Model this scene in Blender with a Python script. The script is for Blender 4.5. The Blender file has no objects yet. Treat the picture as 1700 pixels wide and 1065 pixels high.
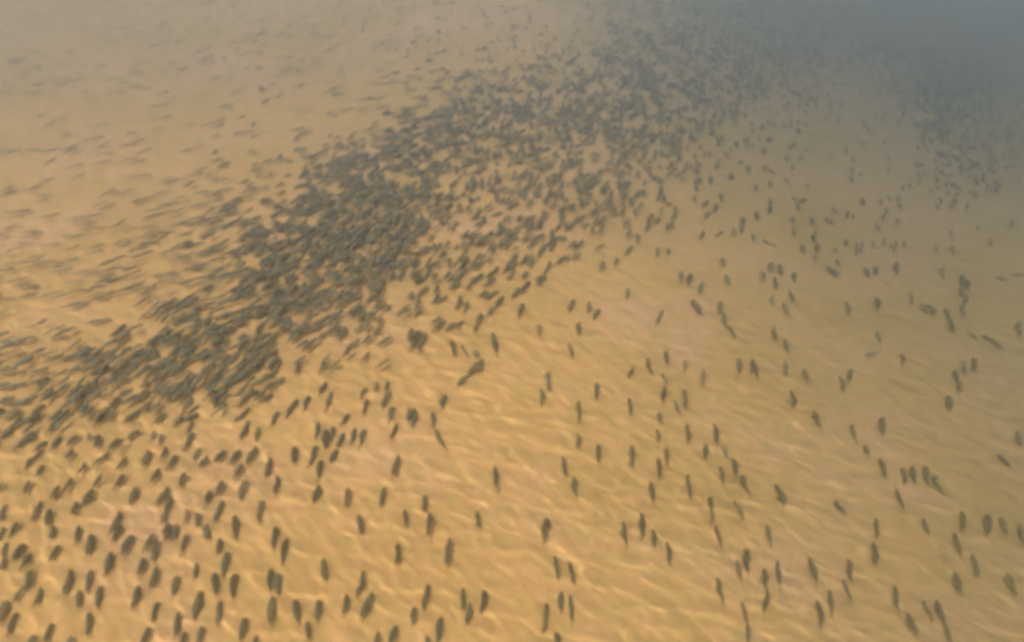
import bpy, math, numpy as np
from mathutils import Vector

# ------------------------------------------------------------------ camera, sky, sun, exposure
SC = bpy.context.scene
COL = SC.collection
SW, SH = 1700.0, 1065.0            # size of the photograph the fish were read from
FPX = 1500.0                       # focal length in its pixels
PITCH = math.radians(33.0)         # camera looks this far below the horizon
CAM_H = 3.0                        # metres above the water

cam_d = bpy.data.cameras.new('camera')
cam_d.sensor_width = 36.0
cam_d.lens = 36.0 * FPX / SW
cam_d.clip_start = 0.05
cam_d.clip_end = 1000.0
cam = bpy.data.objects.new('camera', cam_d)
COL.objects.link(cam)
cam.location = (0, 0, CAM_H)
cam.rotation_euler = (math.pi / 2 - PITCH, 0, 0)
SC.camera = cam

SUN_EL, SUN_AZ = math.radians(66), math.radians(215)      # azimuth clockwise from +Y
world = bpy.data.worlds.new('World')
SC.world = world
world.use_nodes = True
wn, wl = world.node_tree.nodes, world.node_tree.links
sky = wn.new('ShaderNodeTexSky')
sky.sky_type = 'NISHITA'
sky.sun_disc = False
sky.sun_elevation = SUN_EL
sky.sun_rotation = SUN_AZ
sky.dust_density = 6.0
sky.air_density = 1.2
wl.new(sky.outputs[0], wn['Background'].inputs['Color'])
wn['Background'].inputs['Strength'].default_value = 0.15

sun_d = bpy.data.lights.new('sun', 'SUN')
sun_d.energy = 2.5
sun_d.angle = math.radians(0.53)
sun_d.color = (1.0, 0.93, 0.82)
sun = bpy.data.objects.new('sun', sun_d)
COL.objects.link(sun)
sdir = Vector((math.sin(SUN_AZ) * math.cos(SUN_EL), math.cos(SUN_AZ) * math.cos(SUN_EL), math.sin(SUN_EL)))
sun.rotation_euler = sdir.to_track_quat('Z', 'Y').to_euler()
sun.location = sdir * 30
sun_d.cycles.is_caustics_light = True

SC.view_settings.view_transform = 'Standard'
SC.view_settings.look = 'None'
SC.view_settings.gamma = 1.0
SC.view_settings.exposure = 0.24
SC.cycles.use_denoising = True
SC.cycles.filter_width = 4.2
SC.cycles.max_bounces = 5
SC.cycles.transmission_bounces = 4
SC.cycles.transparent_max_bounces = 6
SC.cycles.volume_bounces = 1
SC.cycles.volume_max_steps = 4
SC.cycles.volume_step_rate = 10
SC.cycles.blur_glossy = 1.0

# ------------------------------------------------------------------ the sea bed and how deep it lies
def sstep(a, b, v):
    t = np.clip((v - a) / (b - a), 0, 1)
    return t * t * (3 - 2 * t)

def depth(x, y):
    """water depth in metres at (x, y)"""
    x = np.asarray(x, float); y = np.asarray(y, float)
    d = 0.23 + 0.50 * sstep(-0.3, 3.7, x)
    d = d + 0.46 * sstep(3.9, 8.6, x + 0.30 * (y - 5)) + 0.28 * sstep(3.8, 11, y)
    return d

# ------------------------------------------------------------------ from a picture point to a place in the water
R_up = np.array([0, math.sin(PITCH), math.cos(PITCH)])
R_fw = np.array([0, math.cos(PITCH), -math.sin(PITCH)])

def place(px, py, lift):
    """point `lift` metres above the bed that is seen, through flat water, at (px, py)"""
    d = R_fw + np.array([1.0, 0, 0]) * ((px - SW / 2) / FPX) + R_up * ((SH / 2 - py) / FPX)
    d = d / np.linalg.norm(d)
    t = CAM_H / -d[2]
    hx, hy = d[0] * t, d[1] * t
    hz = math.hypot(d[0], d[1])
    sw = hz / 1.333
    tanw = sw / math.sqrt(1 - sw * sw)
    ux, uy = d[0] / hz, d[1] / hz
    x, y = hx, hy
    for _ in range(6):
        dd = max(0.03, float(depth(x, y)) - lift)
        x, y = hx + ux * tanw * dd, hy + uy * tanw * dd
    return np.array([x, y, -dd])

# ------------------------------------------------------------------ materials
def mat(name):
    m = bpy.data.materials.new(name)
    m.use_nodes = True
    nt = m.node_tree
    return m, nt, nt.nodes, nt.links, nt.nodes['Principled BSDF']

def ramp(ns, stops):
    r = ns.new('ShaderNodeValToRGB')
    e = r.color_ramp.elements
    while len(e) < len(stops): e.new(0.5)
    for k, (p, c) in enumerate(stops):
        e[k].position = p; e[k].color = (*c, 1)
    return r

def noise(ns, ls, scale, detail, coord, rough=0.55, distort=0.0):
    n = ns.new('ShaderNodeTexNoise')
    n.inputs['Scale'].default_value = scale
    n.inputs['Detail'].default_value = detail
    n.inputs['Roughness'].default_value = rough
    n.inputs['Distortion'].default_value = distort
    ls.new(coord, n.inputs['Vector'])
    return n

# wet sand: broad ochre and pinkish patches, fine grain, faint ripple relief
m_sand, nt, ns, ls, bs = mat('wet_sand')
tc = ns.new('ShaderNodeTexCoord').outputs['Object']
big = noise(ns, ls, 1.1, 4, tc)
r1 = ramp(ns, [(0.30, (0.61, 0.358, 0.118)), (0.5, (0.66, 0.388, 0.138)), (0.70, (0.69, 0.400, 0.185))])
ls.new(big.outputs['Fac'], r1.inputs[0])
mid = noise(ns, ls, 9.0, 5, tc, 0.6)
r2 = ramp(ns, [(0.32, (0.80, 0.86, 0.76)), (0.5, (0.94, 0.94, 0.90)), (0.68, (1.04, 0.95, 0.98))])
ls.new(mid.outputs['Fac'], r2.inputs[0])
mx = ns.new('ShaderNodeMixRGB'); mx.blend_type = 'MULTIPLY'; mx.inputs[0].default_value = 0.8
ls.new(r1.outputs[0], mx.inputs[1]); ls.new(r2.outputs[0], mx.inputs[2])
ls.new(mx.outputs[0], bs.inputs['Base Color'])
bs.inputs['Roughness'].default_value = 0.95
bs.inputs['Specular IOR Level'].default_value = 0.1
gr = noise(ns, ls, 60.0, 4, tc)
bp = ns.new('ShaderNodeBump'); bp.inputs['Strength'].default_value = 0.5; bp.inputs['Distance'].default_value = 0.006
mp = ns.new('ShaderNodeMapping'); mp.inputs['Rotation'].default_value = (0, 0, math.radians(-42)); ls.new(tc, mp.inputs['Vector'])
wv = ns.new('ShaderNodeTexWave'); wv.inputs['Scale'].default_value = 6.6; wv.inputs['Distortion'].default_value = 5.0
wv.inputs['Detail'].default_value = 2.5; wv.inputs['Detail Scale'].default_value = 1.2; ls.new(mp.outputs[0], wv.inputs['Vector'])
b2 = ns.new('ShaderNodeBump'); b2.inputs['Strength'].default_value = 0.42; b2.inputs['Distance'].default_value = 0.005
ls.new(gr.outputs['Fac'], bp.inputs['Height']); ls.new(bp.outputs[0], b2.inputs['Normal'])
ls.new(wv.outputs['Fac'], b2.inputs['Height']); ls.new(b2.outputs[0], bs.inputs['Normal'])

# water: clear refracting surface over slightly silty water
m_water = bpy.data.materials.new('silty_water')
m_water.use_nodes = True
ns, ls = m_water.node_tree.nodes, m_water.node_tree.links
ns.remove(ns['Principled BSDF'])
glass = ns.new('ShaderNodeBsdfGlass')
glass.inputs['IOR'].default_value = 1.333
glass.inputs['Roughness'].default_value = 0.0
ls.new(glass.outputs[0], ns['Material Output'].inputs['Surface'])
sca = ns.new('ShaderNodeVolumeScatter'); sca.inputs['Density'].default_value = 1.22
sca.inputs['Color'].default_value = (0.86, 0.745, 0.26, 1); sca.inputs['Anisotropy'].default_value = 0.2
absn = ns.new('ShaderNodeVolumeAbsorption'); absn.inputs['Density'].default_value = 0.30
absn.inputs['Color'].default_value = (0.55, 0.74, 0.0, 1)
# the silt stays below the surface
pos = ns.new('ShaderNodeNewGeometry').outputs['Position']
sep = ns.new('ShaderNodeSeparateXYZ'); ls.new(pos, sep.inputs[0])
below = ns.new('ShaderNodeMath'); below.operation = 'LESS_THAN'; below.inputs[1].default_value = 0.05
ls.new(sep.outputs['Z'], below.inputs[0])
for nd in (sca, absn):
    mu = ns.new('ShaderNodeMath'); mu.operation = 'MULTIPLY'; mu.inputs[1].default_value = nd.inputs['Density'].default_value
    ls.new(below.outputs[0], mu.inputs[0]); ls.new(mu.outputs[0], nd.inputs['Density'])
add = ns.new('ShaderNodeAddShader')
ls.new(sca.outputs[0], add.inputs[0]); ls.new(absn.outputs[0], add.inputs[1])
ls.new(add.outputs[0], ns['Material Output'].inputs['Volume'])

def fish_material(name, tint_from):
    m, nt, ns, ls, bs = mat(name)
    at = ns.new('ShaderNodeAttribute'); at.attribute_name = 'flank'      # 0 on the back, 1 at the belly, above 1 on fins
    r = ramp(ns, [(0.0, (0.140, 0.112, 0.056)), (0.40, (0.19, 0.152, 0.080)), (0.62, (0.26, 0.225, 0.15)), (0.85, (0.42, 0.36, 0.26)), (1.0, (0.36, 0.27, 0.15))])
    ls.new(at.outputs['Fac'], r.inputs[0])
    lift = 0.80 if tint_from == 'object' else 1.22
    if tint_from == 'object':
        rnd = ns.new('ShaderNodeObjectInfo').outputs['Random']
    else:
        a2 = ns.new('ShaderNodeAttribute'); a2.attribute_name = 'shade'; rnd = a2.outputs['Fac']
    r2 = ramp(ns, [(p, tuple(lift * v for v in c)) for p, c in ((0.0, (0.75, 0.74, 0.70)), (0.35, (1.0, 0.96, 0.85)), (0.7, (0.94, 1.08, 1.15)), (1.0, (1.6, 1.4, 1.1)))])
    ls.new(rnd, r2.inputs[0])
    mx = ns.new('ShaderNodeMixRGB'); mx.blend_type = 'MULTIPLY'; mx.inputs[0].default_value = 1.0
    ls.new(r.outputs[0], mx.inputs[1]); ls.new(r2.outputs[0], mx.inputs[2])
    ls.new(mx.outputs[0], bs.inputs['Base Color'])
    bs.inputs['Roughness'].default_value = 0.42
    bs.inputs['IOR'].default_value = 1.42
    return m
m_fish = fish_material('fish_skin', 'object')
m_school = fish_material('school_skin', 'attribute')

# ------------------------------------------------------------------ mesh helper
def mesh_from(name, verts, quads, tris=None, material=None, attrs=None, smooth=True):
    me = bpy.data.meshes.new(name)
    verts = np.asarray(verts, np.float32)
    quads = np.asarray(quads, np.int32).reshape(-1, 4)
    tris = np.zeros((0, 3), np.int32) if tris is None else np.asarray(tris, np.int32).reshape(-1, 3)
    me.vertices.add(len(verts)); me.vertices.foreach_set('co', verts.ravel())
    loops = np.concatenate([quads.ravel(), tris.ravel()])
    me.loops.add(len(loops)); me.loops.foreach_set('vertex_index', loops)
    tot = np.concatenate([np.full(len(quads), 4), np.full(len(tris), 3)]).astype(np.int32)
    start = np.concatenate([[0], np.cumsum(tot)[:-1]]).astype(np.int32)
    me.polygons.add(len(tot)); me.polygons.foreach_set('loop_start', start)
    try: me.polygons.foreach_set('loop_total', tot)
    except Exception: pass
    me.update(calc_edges=True)
    me.validate()
    if smooth: me.polygons.foreach_set('use_smooth', np.ones(len(me.polygons), bool))
    for k, v in (attrs or {}).items():
        a = me.attributes.new(k, 'FLOAT', 'POINT'); a.data.foreach_set('value', np.asarray(v, np.float32))
    if material: me.materials.append(material)
    return me

def axis(lo, hi, step, far):
    inner = np.arange(lo, hi + step * 0.5, step)
    out, s, a = [], step, hi
    while a < far: s *= 1.35; a += s; out.append(min(a, far))
    left, s, a = [], step, lo
    while a > -far: s *= 1.35; a -= s; left.append(max(a, -far))
    return np.concatenate([left[::-1], inner, out])

def grid_faces(nx, ny, off=0):
    i = np.arange(nx - 1)[None, :]; j = np.arange(ny - 1)[:, None]
    a = (j * nx + i).ravel() + off
    return np.stack([a, a + 1, a + nx + 1, a + nx], 1)

# ------------------------------------------------------------------ sea bed
rs = np.random.RandomState(7)
xs = axis(-9, 9, 0.05, 140); ys = axis(0.6, 14, 0.05, 140)
X, Y = np.meshgrid(xs, ys)
Z = -depth(X, Y)
lump = np.zeros_like(Z)
for k in range(14):
    th = rs.uniform(0, math.pi); lam = rs.uniform(0.5, 2.2); ph = rs.uniform(0, 6.28)
    lump += 0.006 * lam / 2 * np.sin((X * math.cos(th) + Y * math.sin(th)) * 6.283 / lam + ph)
# sand ripples running down to the right
for lam, th, amp in ((0.17, 0.95, 0.0022), (0.21, 1.15, 0.0018)):
    wob = 0.6 * np.sin(X * 1.3 + Y * 0.7) + 0.5 * np.sin(Y * 2.1 - X)
    lump += amp * np.sin((X * math.cos(th) + Y * math.sin(th)) * 6.283 / lam + wob)
Z = Z + lump * (np.abs(X) < 10) * (Y < 15) * (Y > 0)
me = mesh_from('sandy_bed', np.stack([X, Y, Z], -1).reshape(-1, 3), grid_faces(len(xs), len(ys)), material=m_sand)
bed = bpy.data.objects.new('sandy_bed', me); COL.objects.link(bed)
bed['kind'] = 'structure'; bed['label'] = 'pale ochre sand lying under the shallow water'
bed.cycles.is_caustics_receiver = True

# ------------------------------------------------------------------ water: a closed body with a rippled top
xs = axis(-7.5, 7.5, 0.019, 150)
near = axis(1.0, 6, 0.015, 150); far = axis(6.03, 14, 0.03, 150)
ys = np.concatenate([near[near <= 6.0], far[far > 6.02]])
X, Y = np.meshgrid(xs, ys)
H = np.zeros_like(X)
rs = np.random.RandomState(11)
main = math.radians(48)
for k in range(40):
    lam = float(np.exp(rs.uniform(math.log(0.055), math.log(0.28))))
    th = main + rs.normal(0, 0.55)
    ph = rs.uniform(0, 6.283)
    warp = 0.9 * np.sin((X * math.cos(th + 1.3) + Y * math.sin(th + 1.3)) * 6.283 / (lam * 5) + ph * 2)
    amp = 0.00034 * (lam / 0.2) ** 0.5
    H += amp * np.sin((X * math.cos(th) + Y * math.sin(th)) * 6.283 / lam + ph + warp)
calm = (0.42 + (0.85 + 0.25 * sstep(4.6, 2.8, Y)) * sstep(2.2, -0.6, X + 0.15 * (Y - 4))) * (1 - 0.58 * sstep(3.6, 7.5, Y))
fade = calm * sstep(9.5, 7.0, np.abs(X)) * sstep(17, 13, Y) * sstep(0.2, 1.0, Y)
H = H * fade
nx, ny = len(xs), len(ys)
top = np.stack([X, Y, H], -1).reshape(-1, 3)
quads = grid_faces(nx, ny)
rim = np.concatenate([np.arange(nx), np.arange(1, ny) * nx + nx - 1, (ny - 1) * nx + np.arange(nx - 2, -1, -1), np.arange(ny - 2, 0, -1) * nx])
low = top[rim].copy(); low[:, 2] = -3.0
nb = len(top)
k = np.arange(len(rim)); k2 = (k + 1) % len(rim)
side = np.stack([rim[k], nb + k, nb + k2, rim[k2]], 1)
verts = np.concatenate([top, low, [[0, 0, -3.0]]])
cen = len(verts) - 1
btm = np.stack([nb + k, np.full(len(k), cen), nb + k2], 1)
me = mesh_from('shallow_water', verts, np.concatenate([quads, side]), btm, material=m_water)
water = bpy.data.objects.new('shallow_water', me); COL.objects.link(water)
water['kind'] = 'structure'; water['label'] = 'shallow clear water with small ripples over the sand'
water.cycles.is_caustics_caster = True

# ------------------------------------------------------------------ the fish
# body length 1 along +Y (head at +0.5), origin mid-body
PROF = [(0.50, 0.020, 0.020, -0.010), (0.485, 0.058, 0.056, -0.006), (0.445, 0.088, 0.088, -0.002), (0.37, 0.110, 0.116, 0.0),
        (0.26, 0.121, 0.138, 0.0), (0.10, 0.124, 0.146, 0.0), (-0.05, 0.117, 0.136, 0.0), (-0.18, 0.100, 0.112, 0.004),
        (-0.27, 0.074, 0.084, 0.006), (-0.34, 0.042, 0.054, 0.008), (-0.385, 0.020, 0.040, 0.008)]

def fish_mesh(bend, phase, n=10, prof=PROF):
    V, Q, T, F = [], [], [], []
    for (y, w, h, zo) in prof:
        for a in range(n):
            t = 2 * math.pi * a / n
            cx, cz = math.sin(t), math.cos(t)
            V.append((w * cx, y, h * cz * (1.0 if cz > 0 else 0.92) + zo))
            F.append(0.42 - 0.42 * cz)
    m = len(prof)
    for j in range(m - 1):
        for a in range(n):
            b = (a + 1) % n
            Q.append((j * n + a, (j + 1) * n + a, (j + 1) * n + b, j * n + b))
    V.append((0, 0.508, -0.010)); F.append(0.42); hd = len(V) - 1
    V.append((0, -0.40, 0.008)); F.append(0.9); tl = len(V) - 1
    for a in range(n):
        b = (a + 1) % n
        T.append((hd, a, b)); T.append((tl, (m - 1) * n + b, (m - 1) * n + a))
    def sheet(pts, thick, shade=1.0, axis_=0):
        """thin two-sided fin from an outline fan"""
        base = len(V)
        for s in (-1, 1):
            for p in pts:
                q = list(p); q[axis_] += s * thick * (0.4 if p is pts[-1] else 1)
                V.append(tuple(q)); F.append(shade)
        k = len(pts)
        for i in range(1, k - 1):
            T.append((base, base + i, base + i + 1)); T.append((base + k, base + k + i + 1, base + k + i))
        for i in range(k):
            j = (i + 1) % k
            Q.append((base + i, base + k + i, base + k + j, base + j))
    z = 0.008
    sheet([(0, -0.36, z + 0.034), (0, -0.36, z - 0.034), (0, -0.45, z - 0.075), (0, -0.515, z - 0.10), (0, -0.462, z - 0.028)], 0.006)
    sheet([(0, -0.36, z + 0.034), (0, -0.462, z - 0.028), (0, -0.445, z), (0, -0.515, z + 0.10), (0, -0.45, z + 0.075)], 0.006)
    sheet([(0, 0.13, 0.142), (0, -0.02, 0.128), (0, -0.035, 0.150), (0, 0.03, 0.195), (0, 0.09, 0.205)], 0.004)
    sheet([(0, -0.13, 0.108), (0, -0.22, 0.088), (0, -0.24, 0.115), (0, -0.17, 0.150)], 0.004)
    sheet([(0, -0.10, -0.105), (0, -0.21, -0.080), (0, -0.23, -0.11), (0, -0.14, -0.15)], 0.004)
    for s in (-1, 1):
        sheet([(s * 0.100, 0.27, -0.03), (s * 0.112, 0.20, -0.03), (s * 0.160, 0.12, -0.045), (s * 0.185, 0.13, -0.05), (s * 0.16, 0.20, -0.04)], 0.004, 0.95, 2)
    V = np.array(V)
    y = V[:, 1]
    s = np.clip(0.35 - y, 0, None)
    V[:, 0] += bend * s * s * np.cos(phase) + 0.35 * bend * np.sin(s * 6 + phase) * s
    return V, np.array(Q), np.array(T), np.array(F)

rs = np.random.RandomState(5)
BENDS = [0.0, 0.10, -0.10, 0.22, -0.22, 0.05]
FISH = [fish_mesh(b, 0.3 * i) for i, b in enumerate(BENDS)]
FISH_ME = [mesh_from('fish', V, Q, T, m_fish, {'flank': F}) for V, Q, T, F in FISH]
LOWPROF = [PROF[i] for i in (0, 2, 4, 5, 7, 9, 10)]
LOW = [fish_mesh(b, 0.3 * i, 7, LOWPROF) for i, b in enumerate(BENDS)]

# Fish read off the photograph tile by tile: head x, head y, tail x, tail y, width; tile pixels are a fifth of a photo pixel.
TILES = {
(0, 852): """10 -5 -10 60 50|300 -10 270 50 55|410 -25 385 100 62|140 90 80 200 50|10 140 -10 210 40|440 110 420 220 65|655 110 610 260 60|760 180 715 350 66|60 260 20 350 80|180 270 110 390 68|30 380 0 450 60|240 330 190 450 60|480 270 420 380 50|990 0 920 150 72|1000 110 930 230 58|1080 200 1020 340 68|1260 180 1180 320 58|1290 250 1260 400 70|1400 90 1370 230 75|1470 90 1430 220 55|1550 180 1490 345 60|1375 -10 1345 70 58|1540 -20 1530 70 50|1630 10 1635 110 58|1695 110 1690 210 50|1640 410 1600 550 52|920 340 870 500 74|250 490 190 640 62|160 650 125 710 36|590 480 530 660 70|330 620 280 770 56|750 490 710 640 66|660 650 630 790 62|830 625 800 780 74|1150 620 1080 790 64|1190 380 1150 520 66|1300 460 1240 620 58|1470 530 1430 680 64|1310 750 1270 890 58|1660 670 1620 870 72|40 740 10 890 74|120 850 60 1010 58|425 930 365 1070 58|735 840 705 1010 72|1480 840 1450 1020 72|1220 970 1180 1100 72|1680 950 1630 1090 66|1530 1010 1500 1120 66|270 1030 230 1130 58|580 1040 560 1140 58""",
(340, 852): """110 -15 70 80 54|20 100 10 210 48|255 30 260 200 68|450 -20 440 80 54|125 210 100 340 64|590 120 555 290 66|670 240 650 410 68|175 345 160 520 70|85 500 80 680 68|245 520 230 710 68|545 480 535 640 58|605 520 605 670 64|120 740 85 920 66|545 715 545 920 80|755 735 770 910 84|950 735 920 890 68|1180 685 1150 830 56|1320 500 1270 680 58|1370 690 1290 880 70|985 390 990 570 70|1290 20 1290 180 62|1665 -20 1665 100 54|1600 270 1590 420 58|330 890 290 1060 66|420 1040 400 1140 58|860 910 860 1060 62|1590 940 1520 1090 66|1430 1000 1400 1120 58""",
(680, 852): """165 10 155 180 54|560 -10 565 120 44|1130 60 1130 220 64|330 220 300 430 64|160 600 115 810 58|30 800 10 930 58|440 630 440 800 50|505 750 475 920 50|625 650 590 810 58|255 880 220 1080 68|140 1050 130 1140 56|1210 370 1235 550 48|1335 420 1355 590 42|1255 660 1255 820 50|1330 700 1345 910 50|1145 760 1105 990 54|1220 1010 1220 1110 58""",
(1020, 852): """75 80 95 290 52|230 -10 225 220 58|320 150 330 290 52|450 240 460 420 48|800 -40 810 60 42|1045 -50 1065 60 46|850 100 885 310 42|1270 110 1300 260 42|1095 300 1115 510 60|1020 390 1050 550 50|1350 410 1370 620 48|1240 480 1265 640 48|1265 650 1235 840 48|860 550 900 760 52|1065 760 1110 930 48|1110 930 1120 1090 42|1620 380 1690 560 52|1690 740 1695 860 44""",
(1360, 852): """475 60 480 200 42|440 240 490 450 48|240 400 275 560 46|200 560 245 720 42|95 640 115 840 42|15 780 20 950 46|865 50 915 180 42|1190 -20 1200 140 52|1390 -10 1405 190 72|1510 40 1560 180 54|1660 100 1700 260 48|1120 180 1190 340 46|1275 360 1320 520 42|1120 480 1190 690 52|1570 500 1650 680 46|620 600 660 820 42|740 850 820 1000 48|870 730 940 900 46|980 740 1050 930 56|1050 940 1100 1070 56""",
(0, 639): """500 210 420 270 90|480 320 380 390 60|330 230 230 310 56|350 170 260 240 56|170 270 110 350 56|250 440 120 520 52|380 460 280 540 56|500 430 430 530 80|600 540 540 620 74|620 430 560 500 58|740 400 700 480 48|820 410 780 520 54|330 550 260 620 50|260 610 200 700 56|350 670 300 750 56|240 800 200 890 54|690 650 640 740 66|590 780 530 880 70|480 850 410 960 66|830 770 770 850 54|750 890 680 1010 68|1050 600 960 690 62|1020 750 940 860 58|980 450 900 540 56|900 560 780 660 48|1140 380 1060 460 48|880 220 780 330 56|980 100 900 200 56|740 180 640 220 56|700 90 600 150 56|1200 60 1120 120 74|1240 150 1150 210 74|1150 220 1030 300 66|1370 230 1270 310 56|1450 80 1380 140 48|1640 170 1560 230 66|1640 240 1520 310 66|1600 20 1560 120 56|1500 260 1450 340 48|1590 310 1540 400 56|1280 380 1240 460 56|1350 410 1310 490 56|1590 410 1540 520 62|1640 540 1600 610 56|1380 510 1330 620 58|1220 550 1190 670 62|1460 590 1400 690 58|1310 690 1250 810 62|1690 610 1650 700 56|1530 730 1490 840 66|1380 860 1300 990 62|1410 940 1370 1070 60|1120 860 1080 980 66|330 980 280 1080 66|630 980 600 1070 56|40 1010 0 1060 54|20 830 -10 870 40""",
(340, 639): """100 100 70 200 74|170 160 100 210 74|440 50 340 100 74|560 80 480 140 58|290 50 220 90 56|150 20 80 50 56|990 -10 960 70 62|1050 70 1010 200 62|860 100 810 210 56|750 140 680 270 62|600 230 550 340 58|360 200 250 300 52|350 310 290 450 56|450 370 410 460 58|160 550 70 640 56|290 540 210 640 66|410 530 360 640 58|300 660 230 770 66|540 620 505 760 68|600 750 575 900 56|15 590 0 670 48|150 800 90 920 62|320 810 300 960 68|40 880 0 990 58|140 970 100 1070 66|470 970 450 1080 66|750 520 740 640 62|920 520 860 670 62|960 640 930 770 74|1090 540 1040 650 58|1150 410 1100 520 54|940 840 910 980 64|1185 870 1170 1020 54|1480 870 1450 1020 54|940 330 920 440 58|1000 340 1010 560 66|1070 350 1050 460 66|1190 240 1130 330 56|1245 370 1215 480 58|1320 380 1285 500 58|1340 20 1290 100 66|1350 130 1310 240 62|1430 -20 1410 50 46|1530 60 1470 190 62|1520 -30 1500 40 42|1560 190 1540 300 74|1590 330 1540 450 54|1600 590 1570 750 62|1690 205 1685 310 66""",
(680, 639): """35 200 22 330 66|280 90 265 200 58|200 230 195 350 54|230 390 300 520 48|1160 -40 1155 50 44|1095 40 1100 180 44|1555 -10 1550 110 44|1405 160 1410 300 50|1395 410 1400 520 44|1570 510 1560 640 50|1285 610 1290 760 44|1355 780 1385 930 48|715 690 725 860 44|130 920 110 1050 54""",
(1020, 639): """130 120 130 240 48|420 20 395 160 48|575 40 600 190 48|505 140 540 240 44|370 240 395 310 42|360 370 360 480 40|605 350 615 480 48|140 520 150 680 54|435 520 440 670 44|370 620 370 770 50|755 500 765 610 50|830 340 860 480 44|915 510 940 620 44|985 620 1015 760 54|1060 770 1120 910 54|880 680 915 820 44|610 770 625 930 50|305 820 325 980 54|800 930 800 1050 44|1000 960 1040 1050 44|1350 830 1420 1000 68|1470 50 1500 180 50|1650 220 1720 350 42""",
(1360, 639): """210 -10 190 40 56|520 270 520 420 72|270 330 300 470 48|380 500 420 590 44|500 600 560 780 50|690 660 720 850 50|770 660 790 830 50|880 690 920 820 58|960 780 1040 900 50|640 870 700 1040 44|140 970 230 1080 46|1075 70 1090 230 58|1170 -20 1160 50 48|1640 400 1690 490 50|1500 590 1590 690 54""",
(680, 426): """1360 360 1320 470 54|1490 385 1490 470 40|1560 440 1530 520 48|1405 560 1405 640 58|1330 730 1350 830 44|1075 570 1075 660 58|940 400 900 500 50|985 210 930 290 54|910 270 850 340 54|1130 150 1070 240 50|1170 50 1120 130 44|1290 0 1210 60 48|1000 0 900 60 48|870 70 770 120 48|860 120 800 190 44|730 100 620 180 48|700 180 620 240 48|600 140 510 230 48|530 190 460 270 44|760 340 710 420 56|720 290 640 350 48|640 280 570 330 48|700 420 630 500 48|590 480 560 560 56|570 540 530 620 50|440 530 380 590 48|370 550 300 610 48|300 330 220 390 46|240 240 200 300 48|410 220 340 260 48|420 330 400 410 40|480 380 460 460 40|170 100 120 180 48|90 340 40 410 48|340 20 320 90 44|480 30 400 110 48|60 20 20 100 74|20 120 0 180 48|690 635 690 720 44|700 700 735 800 54|350 700 370 820 48|440 740 480 830 44|545 770 560 840 44|600 850 590 950 48|520 930 460 990 54|480 990 390 1060 48|1150 960 1160 1060 48|20 600 -20 700 60|75 620 40 720 60|120 640 80 740 60|90 690 60 780 60|30 690 0 760 60""",
(1020, 426): """20 10 10 70 44|555 130 545 220 48|630 140 610 240 56|730 220 690 310 48|900 20 900 80 48|920 150 960 240 44|650 360 720 480 68|400 460 340 550 44|110 270 100 350 44|880 370 870 480 48|910 470 920 570 48|950 570 1000 670 48|430 790 430 900 48|400 970 430 1060 48|280 850 300 980 48|740 950 720 1060 44|1030 840 1040 980 48|1150 870 1190 1000 54|1150 860 1130 960 48|1320 600 1340 700 48|1410 690 1440 790 48|1420 880 1430 970 48|1570 940 1610 1040 48|1230 120 1230 210 48|1300 50 1290 130 64|1370 60 1380 160 56|1330 180 1340 260 48|1490 120 1490 220 54|1460 290 1490 370 44|1400 390 1450 470 44|1310 330 1310 400 42""",
(1360, 426): """60 80 180 160 64|370 60 420 200 52|480 80 460 150 48|620 20 660 180 48|760 280 770 390 44|220 330 250 510 48|480 350 480 440 60|480 620 500 720 48|400 800 490 800 46|690 780 690 910 56|260 920 240 1060 48|180 990 200 1060 44|840 390 920 440 66|900 400 970 460 66|1180 150 1190 240 66|1230 180 1230 280 66|1170 250 1190 340 66|1220 320 1200 400 60|1050 430 1070 530 60|1080 510 1110 640 60|1180 400 1200 500 50|1240 620 1320 690 48|1370 650 1440 710 66|1420 680 1510 750 66|1290 830 1280 960 56|1200 880 1220 980 44|1120 950 1160 1060 56|1010 90 1030 180 44|1650 540 1690 640 46|1480 160 1560 170 60|1590 140 1690 150 60""",
(1020, 213): """900 180 970 260 48|1240 150 1240 220 44|1110 310 1110 370 44|970 370 970 430 44|800 400 800 460 48|880 540 900 600 48|770 600 730 650 46|850 630 820 690 46|780 690 740 740 46|510 650 490 710 48|1070 740 1060 800 52|1060 800 1050 870 52|990 830 990 900 46|740 860 710 910 48|890 850 840 890 44|1180 690 1180 760 54|1150 880 1160 940 44|1240 930 1300 970 60|1290 950 1350 990 60|1250 290 1260 370 60|1290 340 1350 380 60|1300 420 1290 500 52|1290 580 1290 640 70|1290 640 1290 710 66|1170 460 1180 520 42|1420 410 1450 470 42|1480 570 1530 600 60|1580 580 1530 610 60|1520 630 1530 690 46|1480 730 1490 800 46|1490 820 1490 900 46|1560 960 1560 1040 54|1650 890 1660 950 70|1690 960 1680 1040 70|1630 740 1650 790 44|1430 230 1430 270 44|1560 230 1540 260 44|1480 310 1480 340 44|1510 110 1480 140 50|360 1000 350 1060 46|450 1000 440 1050 46|195 880 190 950 46|140 980 90 1040 46|440 780 440 850 40|370 740 330 780 44|290 780 260 850 50""",
}

def screen_fish():
    out = []
    for (ox, oy), s in TILES.items():
        for rec in s.split('|'):
            a, b, c, d, w = [float(v) for v in rec.split()]
            out.append((ox + a / 5, oy + b / 5, ox + c / 5, oy + d / 5, w / 5))
    return out

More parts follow.
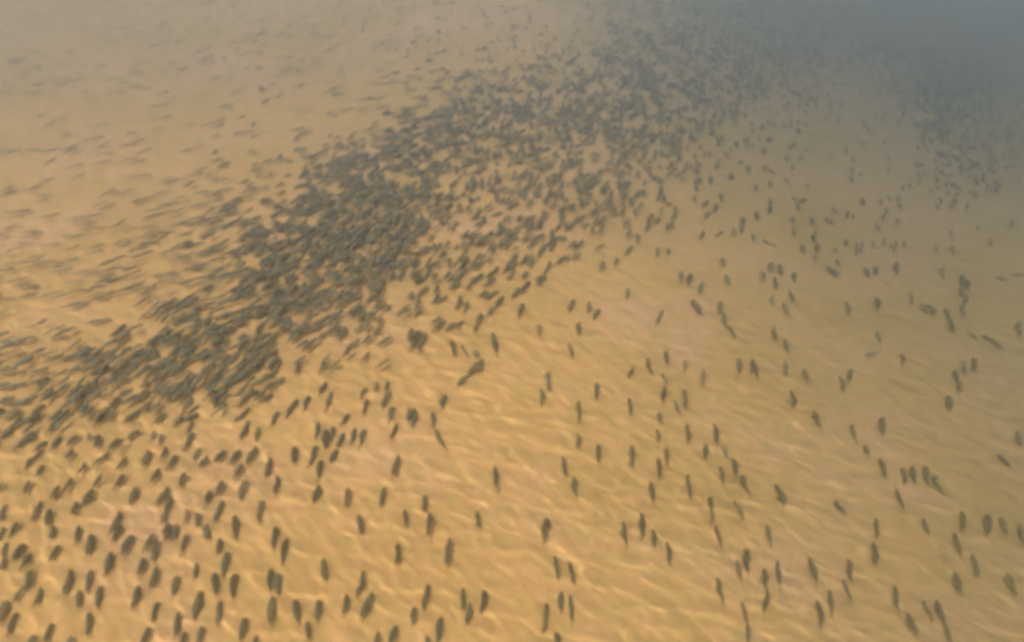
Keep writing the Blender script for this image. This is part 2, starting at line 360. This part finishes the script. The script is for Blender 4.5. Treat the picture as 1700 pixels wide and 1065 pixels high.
# which way the fish face across the picture: x, y, degrees clockwise from up, spread
FLOW = [(100, 950, 17, 8), (600, 950, 10, 8), (150, 700, 42, 10), (400, 620, 47, 14), (250, 560, 55, 14), (0, 600, 76, 8), (100, 450, 80, 8), (300, 300, 76, 8),
        (100, 100, 76, 7), (600, 150, 72, 10), (500, 420, 54, 16), (650, 350, 50, 20), (620, 250, 55, 20), (800, 300, 38, 18), (950, 350, 40, 14), (850, 430, 45, 12),
        (1100, 280, 36, 16), (1000, 200, 40, 30), (1200, 180, 8, 28), (1000, 80, 40, 35), (1300, 100, 0, 50), (1300, 350, -8, 18), (1500, 450, -14, 16), (1600, 200, 10, 50),
        (300, 450, 76, 10), (700, 500, 45, 14), (1400, 250, 0, 30)]
FL = np.array(FLOW, float)
FL[:, 3] *= 0.75
def flow(x, y, rs):
    d = ((FL[:, 0] - x) ** 2 + (1.4 * (FL[:, 1] - y)) ** 2 + 900) ** -1.5
    d /= d.sum()
    return math.radians(float((FL[:, 2] * d).sum()) + rs.normal(0, float((FL[:, 3] * d).sum())))

# how much of the picture the far and packed fish cover: one row each 50 photo pixels
COVER = {
0: "0 .03 300 .06 900 .08 1000 .25 1040 .5 1250 .45 1400 .3 1700 .25",
50: "0 .03 300 .08 700 .1 980 .15 1020 .62 1250 .62 1400 .42 1700 .3",
100: "0 .1 300 .1 600 .1 760 .12 800 .35 830 .15 930 .4 1000 .7 1250 .7 1400 .5 1500 .6 1560 .75 1600 .5 1700 .3",
150: "0 .12 300 .08 600 .1 720 .15 760 .66 1250 .74 1330 .4 1450 .12 1500 .5 1540 .92 1630 .7 1680 .2",
200: "0 .08 400 .1 600 .1 630 .5 660 .84 900 .82 1200 .66 1260 .22 1500 .1 1540 .85 1610 .8 1650 .4",
250: "0 .12 450 .12 540 .25 570 .75 780 .78 830 .6 880 .58 950 .62 1130 .62 1180 .2 1230 .1 1380 .12 1430 .05 1530 .08 1560 .75 1620 .45 1680 .35",
300: "0 .18 300 .18 480 .28 520 .78 690 .85 760 .56 1000 .6 1080 .35 1100 .55 1150 .4 1180 .02 1260 .03 1400 .05 1540 .1 1560 .5 1640 .7 1690 .5",
350: "0 .2 250 .18 400 .3 450 .55 500 .9 670 .9 760 .56 830 .56 1000 .54 1090 .3 1120 .05 1150 0 1350 0 1450 .2 1700 .1",
400: "0 .26 300 .24 380 .35 420 .85 650 .9 740 .5 930 .52 1000 .25 1030 0 1330 0 1340 .3 1430 .35 1500 .12 1700 .06",
450: "0 .42 300 .38 350 .45 400 .86 620 .84 690 .5 720 .3 880 .2 920 0 1700 0",
500: "0 .34 250 .3 300 .6 500 .86 640 .55 680 .35 740 .15 780 0 1700 0",
550: "0 .18 150 .22 200 .6 420 .82 520 .7 600 .5 640 .2 660 0 1700 0",
600: "0 .16 100 .25 160 .75 430 .72 470 .4 540 .15 570 .05 1700 0",
650: "0 .3 60 .6 150 .68 300 .62 400 .6 440 .3 470 0 1700 0",
700: "0 .62 60 .58 130 .42 200 .22 300 .08 350 0 1700 0",
750: "0 .28 80 .14 150 0 1700 0",
}
CY = sorted(COVER)
CR = {y: np.array(COVER[y].split(), float).reshape(-1, 2) for y in CY}
def cover(x, y):
    y = min(max(y, 0), 749)
    y0 = int(y // 50) * 50; f = (y - y0) / 50
    a = np.interp(x, CR[y0][:, 0], CR[y0][:, 1]); b = np.interp(x, CR[y0 + 50][:, 0], CR[y0 + 50][:, 1])
    return a * (1 - f) + b * f

def clump(x, y):
    return (math.sin(x * 0.071 + 1.3 * math.sin(y * 0.05)) * math.sin(y * 0.093 + 1.7 * math.sin(x * 0.037))
            + 0.7 * math.sin(x * 0.17 + y * 0.11 + 2) * math.sin(y * 0.19 - x * 0.06))

FISH_LEN = 0.124
ALL = []          # position, heading, pitch, length, width factor, screen box, screen angle
rs = np.random.RandomState(3)
for (hx, hy, tx, ty, w) in screen_fish():
    cx, cy = (hx + tx) / 2, (hy + ty) / 2
    far_right = sstep(900, 1600, cx)
    lift = rs.uniform(0.028, 0.042) + 0.05 * far_right * rs.rand()
    P, Hd, Tl = place(cx, cy, lift), place(hx, hy, lift), place(tx, ty, lift)
    v = Hd - Tl
    L = float(np.hypot(v[0], v[1])) * 1.24
    dist = math.sqrt(P[0] ** 2 + P[1] ** 2 + (CAM_H - P[2]) ** 2)
    Lc = min(max(L, 0.095), 0.185 - 0.035 * far_right)
    wf = (w / FPX * dist) / (0.25 * Lc)
    wf = min(max(wf * (0.70 if cx < 760 else 0.77), 0.50), 1.0)
    ALL.append((P, math.atan2(-v[0], v[1]), Lc, wf, math.hypot(hx - tx, hy - ty) * w, (cx, cy), math.degrees(math.atan2(hx - tx, ty - hy))))

# the rest of the school, read as a cover map
rs = np.random.RandomState(21)
REST = []
step = 10
for gy in np.arange(-40, 760, step):
    for gx in np.arange(-40, 1740, step):
        c = cover(gx + step / 2, gy + step / 2)
        if gx < 330 and gy < 580: c *= 0.60 + 0.40 * max(0, gx / 330)
        if gx < 700 and gy < 230: c *= 0.8
        if c < 0.02: continue
        c = min(0.92, max(0, c * (1 + 0.30 * clump(gx, gy) * sstep(1.2, 0.0, sstep(650, 760, gx) * sstep(240, 300, gy)))))
        cy = max(gy, 0)
        th = PITCH - math.atan((SH / 2 - cy) / FPX)
        a = FPX * math.sin(th) / CAM_H
        area = (FISH_LEN * a * (0.55 + 0.45 * math.sin(th))) * (0.030 * a) * 0.85
        lam = -math.log(1 - c) * step * step / area
        for _ in range(rs.poisson(lam)):
            x, y = gx + rs.rand() * step, gy + rs.rand() * step
            REST.append((x, y))
for (x, y) in REST:
    lift = rs.uniform(0.03, 0.10)
    P = place(x, y, lift)
    ang = flow(x, y, rs)
    Q_ = place(x + 6 * math.sin(ang), y - 6 * math.cos(ang), lift)
    v = Q_ - P
    wide = max(sstep(480, 240, x) * sstep(620, 480, y), sstep(760, 600, x) * sstep(230, 190, y))
    L = FISH_LEN * rs.uniform(0.8, 1.18) * (1 + 0.38 * wide)
    ALL.append((P, math.atan2(-v[0], v[1]), L, rs.uniform(0.78, 0.98) * (1 - 0.52 * wide), -1, (x, y), math.degrees(ang)))

order = sorted(range(len(ALL)), key=lambda i: -ALL[i][4])
picked = [i for i in order if ALL[i][4] > 0 and -5 < ALL[i][5][0] < 1705 and ALL[i][5][1] < 1068][:300]
pick_set = set(picked)
picked.sort(key=lambda i: (round(ALL[i][5][1] / 40), ALL[i][5][0]))

pts = np.array([a[5] for a in ALL])
rs = np.random.RandomState(9)
used = set()
for i in picked:
    P, hd, L, wf, _, (cx, cy), sa = ALL[i]
    o = bpy.data.objects.new('fish', FISH_ME[rs.randint(len(FISH_ME))])
    o.location = P
    o.rotation_euler = (rs.normal(0, 0.05), rs.normal(0, 0.06), hd)
    o.scale = (L * wf, L, L * min(wf, 1.1))
    COL.objects.link(o)
    d = np.hypot(pts[:, 0] - cx, pts[:, 1] - cy); d[i] = 1e9
    near = int((d < 42).sum())
    lone = 'lone' if d.min() > 44 else ('paired' if near == 1 else ('grouped' if near < 5 else 'crowded'))
    tilt = 'pointing straight up' if abs(sa) < 6 else ('leaning slightly right' if 0 < sa < 20 else 'slanting up to the right' if sa >= 20 else 'leaning slightly left' if sa > -20 else 'slanting up to the left')
    body = 'stout' if wf > 1.1 else ('slim' if wf < 0.8 else 'dark')
    k = 0
    while True:
        px, py = round(100 * min(max(cx / SW, 0), 1)) , round(100 * min(max(cy / SH, 0), 1))
        lab = f'{lone} {body} fish {tilt}, {px} percent across and {py} percent down'
        if lab not in used: break
        lab = f'{lone} {body} fish {tilt}, {100*cx/SW:.1f} percent across, {100*cy/SH:.1f} percent down'
        break
    used.add(lab)
    o['label'] = lab
    o['category'] = 'fish'
    o['group'] = 'fish swimming in a school over the sand'
    o.cycles.is_caustics_receiver = True

# everything past the 300 nearest: one mass
VV, QQ, TT, FF, SS = [], [], [], [], []
off = 0
for i in range(len(ALL)):
    if i in pick_set: continue
    P, hd, L, wf, _, _, _ = ALL[i]
    V, Q, T, F = LOW[rs.randint(len(LOW))]
    W = V * (L * wf, L, L * min(wf, 1.1))
    c, s = math.cos(hd), math.sin(hd)
    W = np.stack([W[:, 0] * c - W[:, 1] * s, W[:, 0] * s + W[:, 1] * c, W[:, 2]], 1) + P
    VV.append(W); QQ.append(Q + off); TT.append(T + off); FF.append(F); SS.append(np.full(len(V), rs.rand()))
    off += len(V)
me = mesh_from('fish_school', np.concatenate(VV), np.concatenate(QQ), np.concatenate(TT), m_school, {'flank': np.concatenate(FF), 'shade': np.concatenate(SS)})
school = bpy.data.objects.new('fish_school', me); COL.objects.link(school)
school['label'] = 'dense dark band of small fish crossing the shallows, with its scattered stragglers'
school['category'] = 'fish school'
school['kind'] = 'stuff'
school.cycles.is_caustics_receiver = True
print('labels', len(used)); print('fish', len(picked), 'in the mass', len(ALL) - len(picked))
